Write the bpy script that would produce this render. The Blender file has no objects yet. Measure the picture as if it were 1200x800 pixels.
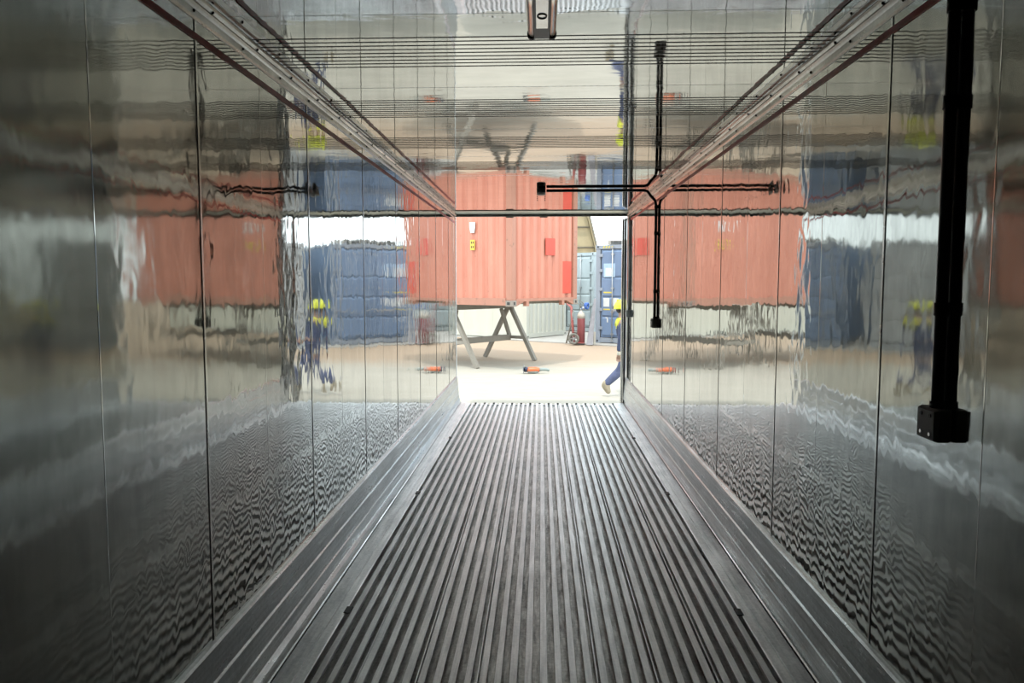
import bpy, bmesh, math, random
from mathutils import Vector, Matrix
random.seed(7)
S = bpy.context.scene
COL = S.collection

# ------------------------------------------------------------------ camera, sky, sun, exposure
F = 867.0
VPX, VPY = 634.0, 333.0
cam_d = bpy.data.cameras.new('camera')
cam_d.sensor_width = 36.0
cam_d.lens = F * 36.0 / 1200.0
cam_d.clip_start = 0.05
cam_d.clip_end = 500
cam = bpy.data.objects.new('camera', cam_d)
COL.objects.link(cam)
yaw = math.atan((VPX - 600) / F)
pitch = math.atan((400 - VPY) / math.hypot(F, VPX - 600))
cam.location = (0, 0, 1.6)
cam.rotation_euler = (math.pi / 2 - pitch, 0, yaw)
S.camera = cam

W = bpy.data.worlds.new('sky')
S.world = W
W.use_nodes = True
wn = W.node_tree
wn.nodes.clear()
wo = wn.nodes.new('ShaderNodeOutputWorld')
wb = wn.nodes.new('ShaderNodeBackground')
wb.inputs[0].default_value = (0.82, 0.94, 1.0, 1)
wb.inputs[1].default_value = 3.0
wn.links.new(wb.outputs[0], wo.inputs[0])

SUN_EL, SUN_AZ = math.radians(66), math.radians(-8)     # azimuth measured from -Y towards +X
sd = bpy.data.lights.new('sun', 'SUN')
sd.energy = 2.2
sd.angle = math.radians(0.6)
sd.color = (1.0, 0.96, 0.9)
sun = bpy.data.objects.new('sun', sd)
COL.objects.link(sun)
to_sun = Vector((math.sin(SUN_AZ) * math.cos(SUN_EL), -math.cos(SUN_AZ) * math.cos(SUN_EL), math.sin(SUN_EL)))
sun.rotation_euler = to_sun.to_track_quat('Z', 'Y').to_euler()
sun.location = (0, 0, 12)

S.view_settings.view_transform = 'Standard'
S.view_settings.look = 'None'
S.view_settings.gamma = 1
S.view_settings.use_curve_mapping = False
S.view_settings.exposure = 0.2
S.cycles.max_bounces = 16
S.cycles.glossy_bounces = 14
S.cycles.diffuse_bounces = 6
S.cycles.sample_clamp_indirect = 6
S.cycles.caustics_reflective = True

# ------------------------------------------------------------------ materials
def nodes(name):
    m = bpy.data.materials.new(name)
    m.use_nodes = True
    nt = m.node_tree
    return m, nt, nt.nodes['Principled BSDF']

def lk(nt, a, b): nt.links.new(a, b)

def coords(nt, scale, obj=True):
    tc = nt.nodes.new('ShaderNodeTexCoord')
    mp = nt.nodes.new('ShaderNodeMapping')
    mp.inputs['Scale'].default_value = scale
    lk(nt, tc.outputs['Object'], mp.inputs['Vector'])
    return mp.outputs['Vector']

def noise(nt, vec, scale, detail=2.0, rough=0.5, dist=0.0):
    n = nt.nodes.new('ShaderNodeTexNoise')
    n.inputs['Scale'].default_value = scale
    n.inputs['Detail'].default_value = detail
    n.inputs['Roughness'].default_value = rough
    n.inputs['Distortion'].default_value = dist
    lk(nt, vec, n.inputs['Vector'])
    return n.outputs['Fac']

def remap(nt, v, a, b, c, d):
    r = nt.nodes.new('ShaderNodeMapRange')
    for i, x in enumerate((a, b, c, d)): r.inputs[1 + i].default_value = x
    lk(nt, v, r.inputs[0])
    return r.outputs[0]

def mixc(nt, fac, c1, c2):
    m = nt.nodes.new('ShaderNodeMix')
    m.data_type = 'RGBA'
    lk(nt, fac, m.inputs[0])
    for i, c in ((6, c1), (7, c2)):
        if isinstance(c, tuple): m.inputs[i].default_value = (*c, 1)
        else: lk(nt, c, m.inputs[i])
    return m.outputs[2]

def math2(nt, op, a, b):
    m = nt.nodes.new('ShaderNodeMath'); m.operation = op
    for i, v in enumerate((a, b)):
        if isinstance(v, (int, float)): m.inputs[i].default_value = v
        else: lk(nt, v, m.inputs[i])
    return m.outputs[0]

def bump(nt, bs, h, dist, strength=1.0):
    b = nt.nodes.new('ShaderNodeBump')
    b.inputs['Strength'].default_value = strength
    b.inputs['Distance'].default_value = dist
    lk(nt, h, b.inputs['Height'])
    lk(nt, b.outputs[0], bs.inputs['Normal'])
    return b

def plain(name, col, rough=0.6, metal=0.0, var=0.12, vs=6.0, spec=0.5):
    m, nt, bs = nodes(name)
    v = coords(nt, (1, 1, 1))
    n = noise(nt, v, vs, 4, 0.6)
    f = remap(nt, n, 0.3, 0.7, 0, 1)
    lk(nt, mixc(nt, f, tuple(c * (1 - var) for c in col), tuple(min(1, c * (1 + var)) for c in col)), bs.inputs['Base Color'])
    bs.inputs['Roughness'].default_value = rough
    bs.inputs['Metallic'].default_value = metal
    bs.inputs['Specular IOR Level'].default_value = spec
    return m

def steel_sheet(name, axis, base=(0.54, 0.54, 0.51), amp=1.0, r0=0.012, r1=0.06):
    """Thin polished sheet with gentle oil-canning; axis: 'wall' (sheet stands in the YZ plane) or 'ceil'."""
    m, nt, bs = nodes(name)
    if axis == 'wall':
        va = coords(nt, (1, 1.0, 0.45)); vb = coords(nt, (1, 1.6, 1.0)); vg = coords(nt, (1, 1, 0.16)); vt = coords(nt, (1, 6.0, 0.6))
    else:
        va = coords(nt, (0.45, 1.0, 1)); vb = coords(nt, (0.8, 1.3, 1)); vg = coords(nt, (0.2, 1, 1)); vt = coords(nt, (0.6, 6.0, 1))
    h1 = noise(nt, va, 2.6, 1.0, 0.4, 0.3)
    h2 = noise(nt, vb, 8.0, 1.0, 0.5, 0.4)
    h3 = noise(nt, vg, 34.0, 1.5, 0.5, 0.2)
    h = math2(nt, 'ADD', math2(nt, 'MULTIPLY', h1, 0.0024 * amp), math2(nt, 'MULTIPLY', h2, 0.0008 * amp))
    h = math2(nt, 'ADD', h, math2(nt, 'MULTIPLY', h3, 0.00005 * amp))
    bump(nt, bs, h, 1.0)
    sm = noise(nt, vb, 2.2, 5, 0.65)
    st = noise(nt, vt, 9.0, 4, 0.6)
    lk(nt, remap(nt, math2(nt, 'ADD', math2(nt, 'MULTIPLY', sm, 0.6), math2(nt, 'MULTIPLY', st, 0.4)), 0.35, 0.65, r0, r1), bs.inputs['Roughness'])
    if axis == 'wall':          # the sheets towards the closed end are more scuffed and dusty
        rg = bs.inputs['Roughness'].links[0].from_socket
        tc = nt.nodes.new('ShaderNodeTexCoord'); sx = nt.nodes.new('ShaderNodeSeparateXYZ')
        lk(nt, tc.outputs['Object'], sx.inputs[0])
        wear = remap(nt, math2(nt, 'ADD', sx.outputs['Y'], math2(nt, 'MULTIPLY', sm, 1.2)), 2.1, 3.3, 0.055, 0.0)
        lk(nt, math2(nt, 'ADD', rg, wear), bs.inputs['Roughness'])
    stv = noise(nt, vg, 16.0, 6, 0.7)
    dirt = remap(nt, math2(nt, 'ADD', math2(nt, 'MULTIPLY', sm, 0.55), math2(nt, 'MULTIPLY', stv, 0.45)), 0.4, 0.62, 0, 1)
    lk(nt, mixc(nt, dirt, base, tuple(c * 0.76 for c in base)), bs.inputs['Base Color'])
    bs.inputs['Metallic'].default_value = 0.93 if axis == 'wall' else 1.0
    return m

def aluminium(name, base, r0, r1, stretch=(12, 0.25, 12), sc=6.0, metal=1.0, var=0.25, bmp=0.0003):
    m, nt, bs = nodes(name)
    v = coords(nt, stretch)
    v2 = coords(nt, (1, 1, 1))
    n = noise(nt, v, sc, 5, 0.65)
    g = noise(nt, v2, 55.0, 4, 0.7)
    p = noise(nt, v2, 3.0, 3, 0.6)
    mix = math2(nt, 'ADD', math2(nt, 'MULTIPLY', n, 0.5), math2(nt, 'ADD', math2(nt, 'MULTIPLY', g, 0.3), math2(nt, 'MULTIPLY', p, 0.2)))
    f = remap(nt, mix, 0.38, 0.62, 0, 1)
    lk(nt, mixc(nt, f, tuple(c * (1 - var) for c in base), tuple(min(1, c * (1 + var)) for c in base)), bs.inputs['Base Color'])
    lk(nt, remap(nt, mix, 0.38, 0.62, r1, r0), bs.inputs['Roughness'])
    bs.inputs['Metallic'].default_value = metal
    bump(nt, bs, mix, bmp)
    return m

def painted(name, col, rust=0.25, rough=0.5, streak=True, rustcol=(0.16, 0.07, 0.04), fade=(1, 1, 1), var=0.1):
    m, nt, bs = nodes(name)
    v = coords(nt, (1, 1, 0.25)); v2 = coords(nt, (1, 1, 1))
    n = noise(nt, v, 3.0, 5, 0.65)
    base = mixc(nt, remap(nt, n, 0.3, 0.7, 0, 1), tuple(c * (1 - var) for c in col), tuple(min(1, c * (1 + var) * f) for c, f in zip(col, fade)))
    sp = noise(nt, v2, 7.0, 8, 0.75)
    th = 0.78 - 0.2 * rust
    f = remap(nt, sp, th - 0.03, th + 0.01, 0, 1)
    lk(nt, mixc(nt, f, base, rustcol), bs.inputs['Base Color'])
    bs.inputs['Roughness'].default_value = rough
    return m

M = {}
M['wall'] = steel_sheet('polished_steel_wall', 'wall')
M['ceil'] = steel_sheet('polished_steel_ceiling', 'ceil', base=(0.62, 0.62, 0.60), amp=0.5, r0=0.015, r1=0.06)
M['seam_dark'] = plain('seam_gap', (0.02, 0.02, 0.02), 0.5)
M['seam'] = aluminium('seam_lip', (0.62, 0.62, 0.58), 0.12, 0.3, (1, 1, 1), 8)
M['rib'] = aluminium('pressed_rib_dimmed', (0.14, 0.14, 0.13), 0.2, 0.4, (1, 1, 1), 8)  # dim interior mirrored by the ribs is put into this dark colour
M['cove'] = aluminium('coving_aluminium', (0.52, 0.51, 0.48), 0.25, 0.42, (10, 0.3, 10), 4)
M['kick'] = aluminium('kick_rail_aluminium', (0.5, 0.515, 0.52), 0.24, 0.42, (14, 0.35, 14), 5, bmp=0.0012)
M['bar'] = aluminium('floor_bar_aluminium', (0.93, 0.94, 0.95), 0.36, 0.52, (14, 0.6, 1), 7, metal=0.5, var=0.2, bmp=0.0004)
M['channel'] = aluminium('floor_channel_grime', (0.5, 0.5, 0.48), 0.35, 0.6, (8, 1.0, 1), 9, var=0.4, metal=0.5)
M['border'] = aluminium('floor_border_aluminium', (0.8, 0.82, 0.83), 0.36, 0.52, (8, 0.4, 1), 5, metal=0.75, bmp=0.0004)
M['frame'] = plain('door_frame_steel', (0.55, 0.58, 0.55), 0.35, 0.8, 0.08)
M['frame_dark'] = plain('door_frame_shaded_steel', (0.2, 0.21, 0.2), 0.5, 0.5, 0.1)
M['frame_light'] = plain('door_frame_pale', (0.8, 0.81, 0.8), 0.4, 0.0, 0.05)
M['rubber'] = plain('black_rubber', (0.018, 0.017, 0.016), 0.55, 0, 0.2)
M['black'] = plain('black_plastic', (0.012, 0.014, 0.011), 0.42, 0, 0.15)
M['boxgrey'] = plain('dark_grey_plastic', (0.2, 0.2, 0.175), 0.5, 0, 0.1)
M['palegrey'] = plain('pale_grey_plastic', (0.42, 0.43, 0.43), 0.45, 0, 0.06)
M['chrome'] = plain('brushed_chrome', (0.7, 0.66, 0.6), 0.22, 1.0, 0.08)
M['redline'] = plain('red_paint_line', (0.62, 0.05, 0.04), 0.45, 0, 0.25, 9)
M['outer'] = painted('outer_white_paint', (0.495, 0.502, 0.488), 0.05)
M['red'] = painted('salmon_red_paint', (0.47, 0.168, 0.11), 0.62, 0.55, rustcol=(0.28, 0.11, 0.07), fade=(1, 1.15, 1.2), var=0.08)
M['redrail'] = painted('salmon_rail_paint', (0.363, 0.165, 0.112), 0.8, 0.6, rustcol=(0.22, 0.12, 0.08))
M['redpatch'] = plain('bright_red_paint', (0.495, 0.0594, 0.033), 0.5, 0, 0.08)
M['cream'] = painted('cream_white_paint', (0.488, 0.482, 0.409), 0.0, 0.5, var=0.05)
M['blue'] = painted('blue_paint', (0.145, 0.205, 0.31), 0.45, 0.38, rustcol=(0.22, 0.2, 0.2))
M['bluerail'] = painted('faded_blue_rail', (0.238, 0.264, 0.304), 0.6, 0.55, rustcol=(0.3, 0.27, 0.25))
M['pale'] = painted('pale_blue_grey_paint', (0.343, 0.396, 0.409), 0.1, 0.45)
M['greypaint'] = painted('light_grey_paint', (0.33, 0.343, 0.35), 0.4, 0.5)
M['galv'] = plain('galvanised_steel', (0.363, 0.37, 0.37), 0.4, 0.7, 0.1)
M['casting'] = painted('weathered_casting', (0.238, 0.198, 0.165), 0.6, 0.6)
M['khaki'] = painted('khaki_steel', (0.22, 0.195, 0.16), 0.55, 0.6, rustcol=(0.13, 0.1, 0.07))
M['tarp'] = plain('tan_tarpaulin', (0.343, 0.271, 0.158), 0.7, 0, 0.12, 2)
M['tarpframe'] = plain('tarp_frame', (0.165, 0.139, 0.099), 0.6)
M['yellow'] = plain('yellow_plastic', (0.541, 0.548, 0.033), 0.4, 0, 0.04)
M['hazard'] = plain('hazard_yellow', (0.561, 0.462, 0.0792), 0.5, 0, 0.05)
M['label'] = plain('yellow_label', (0.594, 0.396, 0.0528), 0.5, 0, 0.05)
M['white'] = plain('white_paint', (0.541, 0.554, 0.541), 0.5, 0, 0.05)
M['skypatch'] = plain('light_blue_paint', (0.33, 0.449, 0.568), 0.4, 0, 0.1)
M['navy'] = plain('navy_cloth', (0.0462, 0.0561, 0.106), 0.85, 0, 0.2, 14)
M['denim'] = plain('faded_denim', (0.0858, 0.099, 0.172), 0.85, 0, 0.2, 14)
M['skin'] = plain('skin', (0.264, 0.158, 0.112), 0.6, 0, 0.05)
M['hair'] = plain('dark_hair', (0.0198, 0.0145, 0.0119), 0.7, 0, 0.1)
M['suede'] = plain('tan_suede', (0.33, 0.277, 0.198), 0.85, 0, 0.12, 20)
M['glove'] = plain('pale_leather', (0.462, 0.436, 0.363), 0.8, 0, 0.1)
M['orange'] = plain('orange_plastic', (0.561, 0.132, 0.0462), 0.4, 0, 0.05)
M['toolgrey'] = plain('grey_green_plastic', (0.218, 0.251, 0.231), 0.5, 0, 0.1)
M['tooldark'] = plain('dark_navy_metal', (0.0396, 0.0462, 0.0792), 0.35, 0.4, 0.1)
M['maroon'] = plain('maroon_paint', (0.224, 0.0594, 0.0594), 0.5, 0, 0.15)
M['trolleyred'] = plain('faded_red_paint', (0.363, 0.106, 0.0924), 0.5, 0, 0.12)
M['tyre'] = plain('dusty_tyre', (0.158, 0.152, 0.132), 0.9, 0, 0.15)
M['bluehose'] = plain('bright_blue_plastic', (0.0528, 0.132, 0.409), 0.4, 0, 0.1)
M['wood'] = plain('weathered_timber', (0.33, 0.31, 0.277), 0.8, 0, 0.15, 10)
M['greyboard'] = plain('grey_board', (0.198, 0.191, 0.198), 0.7, 0, 0.15)
M['beige'] = plain('beige_post', (0.409, 0.376, 0.317), 0.7, 0, 0.1)

def ground_mat():
    m, nt, bs = nodes('sandy_concrete_yard')
    v = coords(nt, (0.35, 1.2, 1)); v2 = coords(nt, (1, 1, 1))
    n1 = noise(nt, v, 0.9, 5, 0.6); n2 = noise(nt, v2, 14.0, 6, 0.7); n3 = noise(nt, v, 5.0, 6, 0.7)
    c = mixc(nt, remap(nt, n1, 0.35, 0.65, 0, 1), (0.347, 0.316, 0.26), (0.384, 0.353, 0.298))
    c = mixc(nt, remap(nt, n3, 0.45, 0.7, 0, 0.5), c, (0.285, 0.248, 0.198))
    # redder, darker tone towards the far containers, with an uneven edge
    tc = nt.nodes.new('ShaderNodeTexCoord'); sx = nt.nodes.new('ShaderNodeSeparateXYZ')
    lk(nt, tc.outputs['Object'], sx.inputs[0])
    far = remap(nt, math2(nt, 'ADD', sx.outputs['Y'], math2(nt, 'MULTIPLY', n1, 3.0)), 17.0, 19.0, 0, 0.9)
    c = mixc(nt, far, c, (0.322, 0.217, 0.136))
    c = mixc(nt, remap(nt, n2, 0.3, 0.75, 0, 0.35), c, (0.347, 0.316, 0.26))
    lk(nt, c, bs.inputs['Base Color'])
    bs.inputs['Roughness'].default_value = 0.9
    bump(nt, bs, n2, 0.01, 0.5)
    return m
M['ground'] = ground_mat()
M['slab'] = plain('grey_concrete', (0.33, 0.31, 0.277), 0.85, 0, 0.1, 3)

# ------------------------------------------------------------------ mesh builder
class MB:
    def __init__(s): s.v = []; s.f = []; s.m = []; s.sm = []
    def add(s, vs, fs, mi=0, smooth=False):
        o = len(s.v)
        s.v += [tuple(p) for p in vs]
        for f in fs:
            s.f.append([o + i for i in f]); s.m.append(mi); s.sm.append(smooth)
        return s
    def box(s, a, b, mi=0, mat=None):
        x0, y0, z0 = a; x1, y1, z1 = b
        vs = [Vector(p) for p in ((x0,y0,z0),(x1,y0,z0),(x1,y1,z0),(x0,y1,z0),(x0,y0,z1),(x1,y0,z1),(x1,y1,z1),(x0,y1,z1))]
        if mat: vs = [mat @ p for p in vs]
        return s.add(vs, [(0,3,2,1),(4,5,6,7),(0,1,5,4),(1,2,6,5),(2,3,7,6),(3,0,4,7)], mi)
    def rbox(s, a, b, c=0.01, mi=0, mat=None):
        """box with its four z-edges and top/bottom rims chamfered"""
        x0, y0, z0 = a; x1, y1, z1 = b
        def ring(i, z): return [(x0+c+i,y0+i,z),(x1-c-i,y0+i,z),(x1-i,y0+c+i,z),(x1-i,y1-c-i,z),(x1-c-i,y1-i,z),(x0+c+i,y1-i,z),(x0+i,y1-c-i,z),(x0+i,y0+c+i,z)]
        h = c * 0.6
        vs = ring(h, z0) + ring(0, z0 + h) + ring(0, z1 - h) + ring(h, z1)
        vs = [Vector(p) for p in vs]
        if mat: vs = [mat @ p for p in vs]
        fs = [tuple(reversed(range(8)))]
        for r in range(3):
            for i in range(8):
                j = (i + 1) % 8
                fs.append((r*8+i, r*8+j, r*8+8+j, r*8+8+i))
        fs.append(tuple(range(24, 32)))
        return s.add(vs, fs, mi)
    def tube(s, pts, r, n=12, mi=0, cap=True, smooth=True):
        pts = [Vector(p) for p in pts]
        rs = r if isinstance(r, (list, tuple)) else [r] * len(pts)
        rings = []; prev = None
        for i, p in enumerate(pts):
            t = (pts[min(i+1, len(pts)-1)] - pts[max(i-1, 0)]).normalized()
            if prev is None:
                up = Vector((0,0,1)) if abs(t.z) < 0.9 else Vector((1,0,0))
                u = t.cross(up).normalized()
            else:
                u = (prev - t * prev.dot(t)).normalized()
            w = t.cross(u); prev = u
            rings.append([p + (u * math.cos(2*math.pi*k/n) + w * math.sin(2*math.pi*k/n)) * rs[i] for k in range(n)])
        vs = [q for g in rings for q in g]; fs = []
        for i in range(len(pts) - 1):
            for k in range(n):
                l = (k + 1) % n
                fs.append((i*n+k, i*n+l, i*n+n+l, i*n+n+k))
        s.add(vs, fs, mi, smooth)
        if cap:
            s.add(rings[0], [tuple(reversed(range(n)))], mi); s.add(rings[-1], [tuple(range(n))], mi)
        return s
    def bar(s, p, q, w, h, mi=0):
        """rectangular bar from p to q"""
        p, q = Vector(p), Vector(q); t = (q - p).normalized()
        up = Vector((0,0,1)) if abs(t.z) < 0.95 else Vector((0,1,0))
        u = t.cross(up).normalized() * w / 2; v = u.cross(t).normalized() * h / 2
        vs = [p-u-v, p+u-v, p+u+v, p-u+v, q-u-v, q+u-v, q+u+v, q-u+v]
        return s.add(vs, [(0,1,2,3),(7,6,5,4),(0,4,5,1),(1,5,6,2),(2,6,7,3),(3,7,4,0)], mi)
    def prism(s, poly, axis, a, b, mi=0, smooth=False):
        """closed polygon extruded along an axis; poly is in the two remaining axes in order"""
        def P(u, v, t):
            return (t, u, v) if axis == 0 else (u, t, v) if axis == 1 else (u, v, t)
        n = len(poly)
        vs = [P(u, v, a) for u, v in poly] + [P(u, v, b) for u, v in poly]
        fs = [(i, (i+1) % n, n + (i+1) % n, n + i) for i in range(n)]
        s.add(vs, fs, mi, smooth)
        s.add([P(u, v, a) for u, v in poly], [tuple(reversed(range(n)))], mi)
        s.add([P(u, v, b) for u, v in poly], [tuple(range(n))], mi)
        return s
    def ball(s, c, r, mi=0, nu=16, nv=10, v0=0.0, v1=1.0):
        c = Vector(c); r = Vector(r) if not isinstance(r, (int, float)) else Vector((r, r, r))
        vs = []; fs = []
        for j in range(nv + 1):
            t = math.pi * (v0 + (v1 - v0) * j / nv)
            for i in range(nu):
                a = 2 * math.pi * i / nu
                vs.append(c + Vector((r.x*math.sin(t)*math.cos(a), r.y*math.sin(t)*math.sin(a), r.z*math.cos(t))))
        for j in range(nv):
            for i in range(nu):
                k = (i + 1) % nu
                fs.append((j*nu+i, (j+1)*nu+i, (j+1)*nu+k, j*nu+k))
        return s.add(vs, fs, mi, True)
    def build(s, name, mats, parent=None, fixn=True):
        me = bpy.data.meshes.new(name)
        me.from_pydata(s.v, [], s.f)
        if not isinstance(mats, (list, tuple)): mats = [mats]
        for m in mats: me.materials.append(M[m] if isinstance(m, str) else m)
        me.polygons.foreach_set('material_index', s.m)
        me.polygons.foreach_set('use_smooth', s.sm)
        me.update()
        if fixn:
            bm = bmesh.new(); bm.from_mesh(me)
            bmesh.ops.remove_doubles(bm, verts=bm.verts, dist=1e-6)
            bmesh.ops.recalc_face_normals(bm, faces=bm.faces)
            bm.to_mesh(me); bm.free()
        o = bpy.data.objects.new(name, me)
        COL.objects.link(o)
        if parent is not None: o.parent = parent
        return o

def tag(o, label=None, cat=None, group=None, kind=None):
    if label: o['label'] = label
    if cat: o['category'] = cat
    if group: o['group'] = group
    if kind: o['kind'] = kind
    return o
def struct(o, label=None): return tag(o, label, None, None, 'structure')
def empty(name, loc, rz=0.0, rot=None):
    o = bpy.data.objects.new(name, None)
    o.empty_display_size = 0.2
    o.location = loc
    o.rotation_euler = rot if rot else (0, 0, rz)
    COL.objects.link(o)
    return o
def copy_tree(o, parent=None):
    c = o.copy(); COL.objects.link(c)
    if parent is not None: c.parent = parent
    for ch in [x for x in S.objects if x.parent is o]: copy_tree(ch, c)
    return c

# ------------------------------------------------------------------ the container interior
XW, ZC, Y0, Y1 = 1.145, 2.542, -1.35, 9.92
GZ = -0.17

# floor: base slab, T-bars, side borders in one ribbed mesh
fl = MB()
fl.box((-XW - 0.08, Y0, GZ + 0.002), (XW + 0.08, Y1, -0.036), 1)
P0, NB, PIT = -0.911, 31, 0.0617
for i in range(NB):
    xc = P0 + PIT * i + random.uniform(-0.0015, 0.0015)
    w = 0.0145 + random.uniform(-0.0015, 0.0015)
    if i == 15: w = 0.0155
    poly = [(xc-w,-0.0005),(xc-w,-0.004),(xc-0.003,-0.006),(xc-0.003,-0.036),(xc+0.003,-0.036),(xc+0.003,-0.006),(xc+w,-0.004),(xc+w,-0.0005),(xc+w-0.001,0),(xc-w+0.001,0)]
    fl.prism(poly, 1, Y0, Y1 - 0.03, 0)
    if i % 4 == 2 and i < NB - 1:                       # section joints: an extra upright lip in the channel
        xl = xc + PIT * 0.5 + 0.004
        fl.prism([(xl-0.003,-0.036),(xl+0.003,-0.036),(xl+0.003,-0.012),(xl-0.003,-0.012)], 1, Y0, Y1 - 0.03, 0)
    if i == 14:                                   # worn filler plate at the centre joint
        fl.box((xc + w + 0.002, Y0, -0.010), (xc + PIT - 0.0165, Y1 - 0.03, -0.005), 1)
fl.prism([(-1.080,-0.036),(-0.952,-0.036),(-0.952,-0.002),(-0.956,0),(-0.998,0.001),(-1.000,0.006),(-1.074,0.007),(-1.080,0.003)], 1, Y0, Y1, 2)
fl.prism([(0.978,-0.036),(1.106,-0.036),(1.106,0.003),(1.100,0.007),(1.030,0.006),(1.028,0.001),(0.982,0),(0.978,-0.002)], 1, Y0, Y1, 2)
fl.box((-1.08, Y1 - 0.03, -0.036), (1.106, Y1, -0.02), 2)
floor = fl.build('floor', ['bar', 'channel', 'border', 'bar'])
struct(floor, 'ribbed aluminium T-bar floor running to the open doorway')
for k in range(5):
    for sx in (-0.944, 0.972):
        y = 3.50 + 2.06 * k - (0 if sx < 0 else -0.05)
        if y > 9.6: continue
        MB().box((sx - 0.016, y - 0.035, -0.002), (sx + 0.016, y + 0.035, 0.0035)).build('drain_slot', 'rubber', floor)
for i in range(0, NB, 2):
    xc = P0 + PIT * (i + 0.5)
    MB().box((xc - 0.012, Y1 - 0.012, -0.021), (xc + 0.012, Y1 + 0.002, 0.004)).build('drip_stop', 'boxgrey', floor)

# walls: flat sheet with lap seams
SEAM_L = [-0.99, 0.16, 1.31, 2.466, 3.633, 4.76, 5.84, 6.95, 8.05, 9.15]
SEAM_R = [-0.99, 0.20, 1.38, 2.532, 3.633, 4.79, 5.9, 7.0, 8.1, 9.2]
def wall(name, s, seams):
    w = MB()
    a, b = sorted((s * XW, s * (XW + 0.075)))
    w.box((a, Y0, GZ + 0.002), (b, Y1, ZC + 0.06), 0)
    for y in seams:
        for (d0, d1, t, mi) in ((0.0, 0.012, 0.0022, 1), (-0.0055, 0.0, 0.0008, 2)):
            a2, b2 = sorted((s * (XW - t), s * (XW + 0.002)))
            w.box((a2, y + d0, 0.355), (b2, y + d1, 2.475), mi)
        ym = y + 0.56                                    # faint stiffener line pressed mid-panel
        if ym < Y1 - 0.2:
            w.prism([(s*XW, ym-0.003),(s*(XW-0.0005), ym),(s*XW, ym+0.003)], 2, 0.36, 2.47, 0)
    o = w.build(name, ['wall', 'seam', 'seam_dark'])
    ln = MB()
    zl = 2.405 if s < 0 else 2.415
    a, b = sorted((s * (XW - 0.0042), s * (XW + 0.001)))
    ln.box((a, Y0, zl), (b, Y1 - 0.05, zl + 0.022))
    lo = ln.build('load_line', 'redline', o)
    lo['label'] = 'red load limit line'
    return o
wl = struct(wall('wall_left', -1, SEAM_L), 'polished steel left wall with vertical seams')
wr = struct(wall('wall_right', 1, SEAM_R), 'polished steel right wall with vertical seams')

# ceiling with bands of pressed ribs
ce = MB()
ce.box((-XW, Y0, ZC), (XW, Y1, ZC + 0.06), 0)
for bnd in range(-4, 4):
    y0 = 2.90 + 0.965 * bnd
    for k in range(9):
        y = y0 + k * 0.047
        if y < Y0 + 0.1 or y > Y1 - 0.15: continue
        ce.prism([(y-0.0035, ZC+0.001),(y-0.002, ZC-0.0018),(y+0.002, ZC-0.0018),(y+0.0035, ZC+0.001)], 0, -XW+0.02, XW-0.02, 1)
    ys = y0 + 0.72
    if Y0 + .1 < ys < Y1 - 0.2:
        ce.prism([(ys-0.003, ZC+0.0005),(ys, ZC-0.0008),(ys+0.003, ZC+0.0005)], 0, -XW+0.02, XW-0.02, 0)
struct(ce.build('ceiling', ['ceil', 'rib']), 'mirror-like ribbed steel ceiling')

# bulkhead behind the camera
bk = MB()
bk.box((-XW - 0.075, Y0 - 0.1, GZ + 0.002), (XW + 0.075, Y0, ZC + 0.06))
for k in range(6):
    bk.box((-1.0 + 0.4*k - 0.01, Y0, 0.3), (-1.0 + 0.4*k + 0.01, Y0 + 0.004, 2.2))
struct(bk.build('wall_back', 'frame_dark'), 'plain grey bulkhead at the closed end')

# coving between wall and ceiling, with a fastener row
def cove(name, s, prof):
    c = MB()
    c.prism([(s * x, z) for x, z in prof], 1, Y0, Y1 - 0.02, 0)
    y = Y0 + 0.2
    while y < Y1 - 0.1:
        for (x, z) in ((1.1365, 2.492), (1.1265, 2.526)):
            c.ball((s * x, y + (0.12 if z > 2.52 else 0), z), 0.006, 1, 6, 4)
        y += 0.4
    return struct(c.build(name, ['cove', 'seam_dark']), 'ribbed aluminium corner moulding with screws')
CP = [(1.146, 2.470),(1.141, 2.470),(1.137, 2.478),(1.137, 2.500),(1.131, 2.506),(1.126, 2.514),(1.130, 2.523),(1.122, 2.532),(1.120, ZC - 0.001),(1.146, ZC + 0.001)]
cove('trim_1', -1, CP)
cove('trim_2', 1, CP)

# stepped scuff rails along the foot of both walls
def kick(name, s, inner):
    p = [(1.146,-0.046),(inner,-0.046),(inner,0.006),(inner+0.006,0.010),(inner+0.010,0.045),(1.104,0.060),(1.100,0.066),(1.105,0.072),(1.112,0.125),(1.107,0.130),(1.112,0.137),(1.120,0.225),(1.113,0.230),(1.119,0.238),(1.131,0.335),(1.126,0.343),(1.132,0.352),(1.146,0.356)]
    if inner > 1.1: p = [(max(x, inner - 0.004) if i else x, z) for i, (x, z) in enumerate(p)]
    return struct(MB().prism([(s * x, z) for x, z in p], 1, Y0, Y1, 0).build(name, 'kick'), 'stepped aluminium scuff rail')
kick('baseboard_left', -1, 1.084)
kick('baseboard_right', 1, 1.112)

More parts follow.
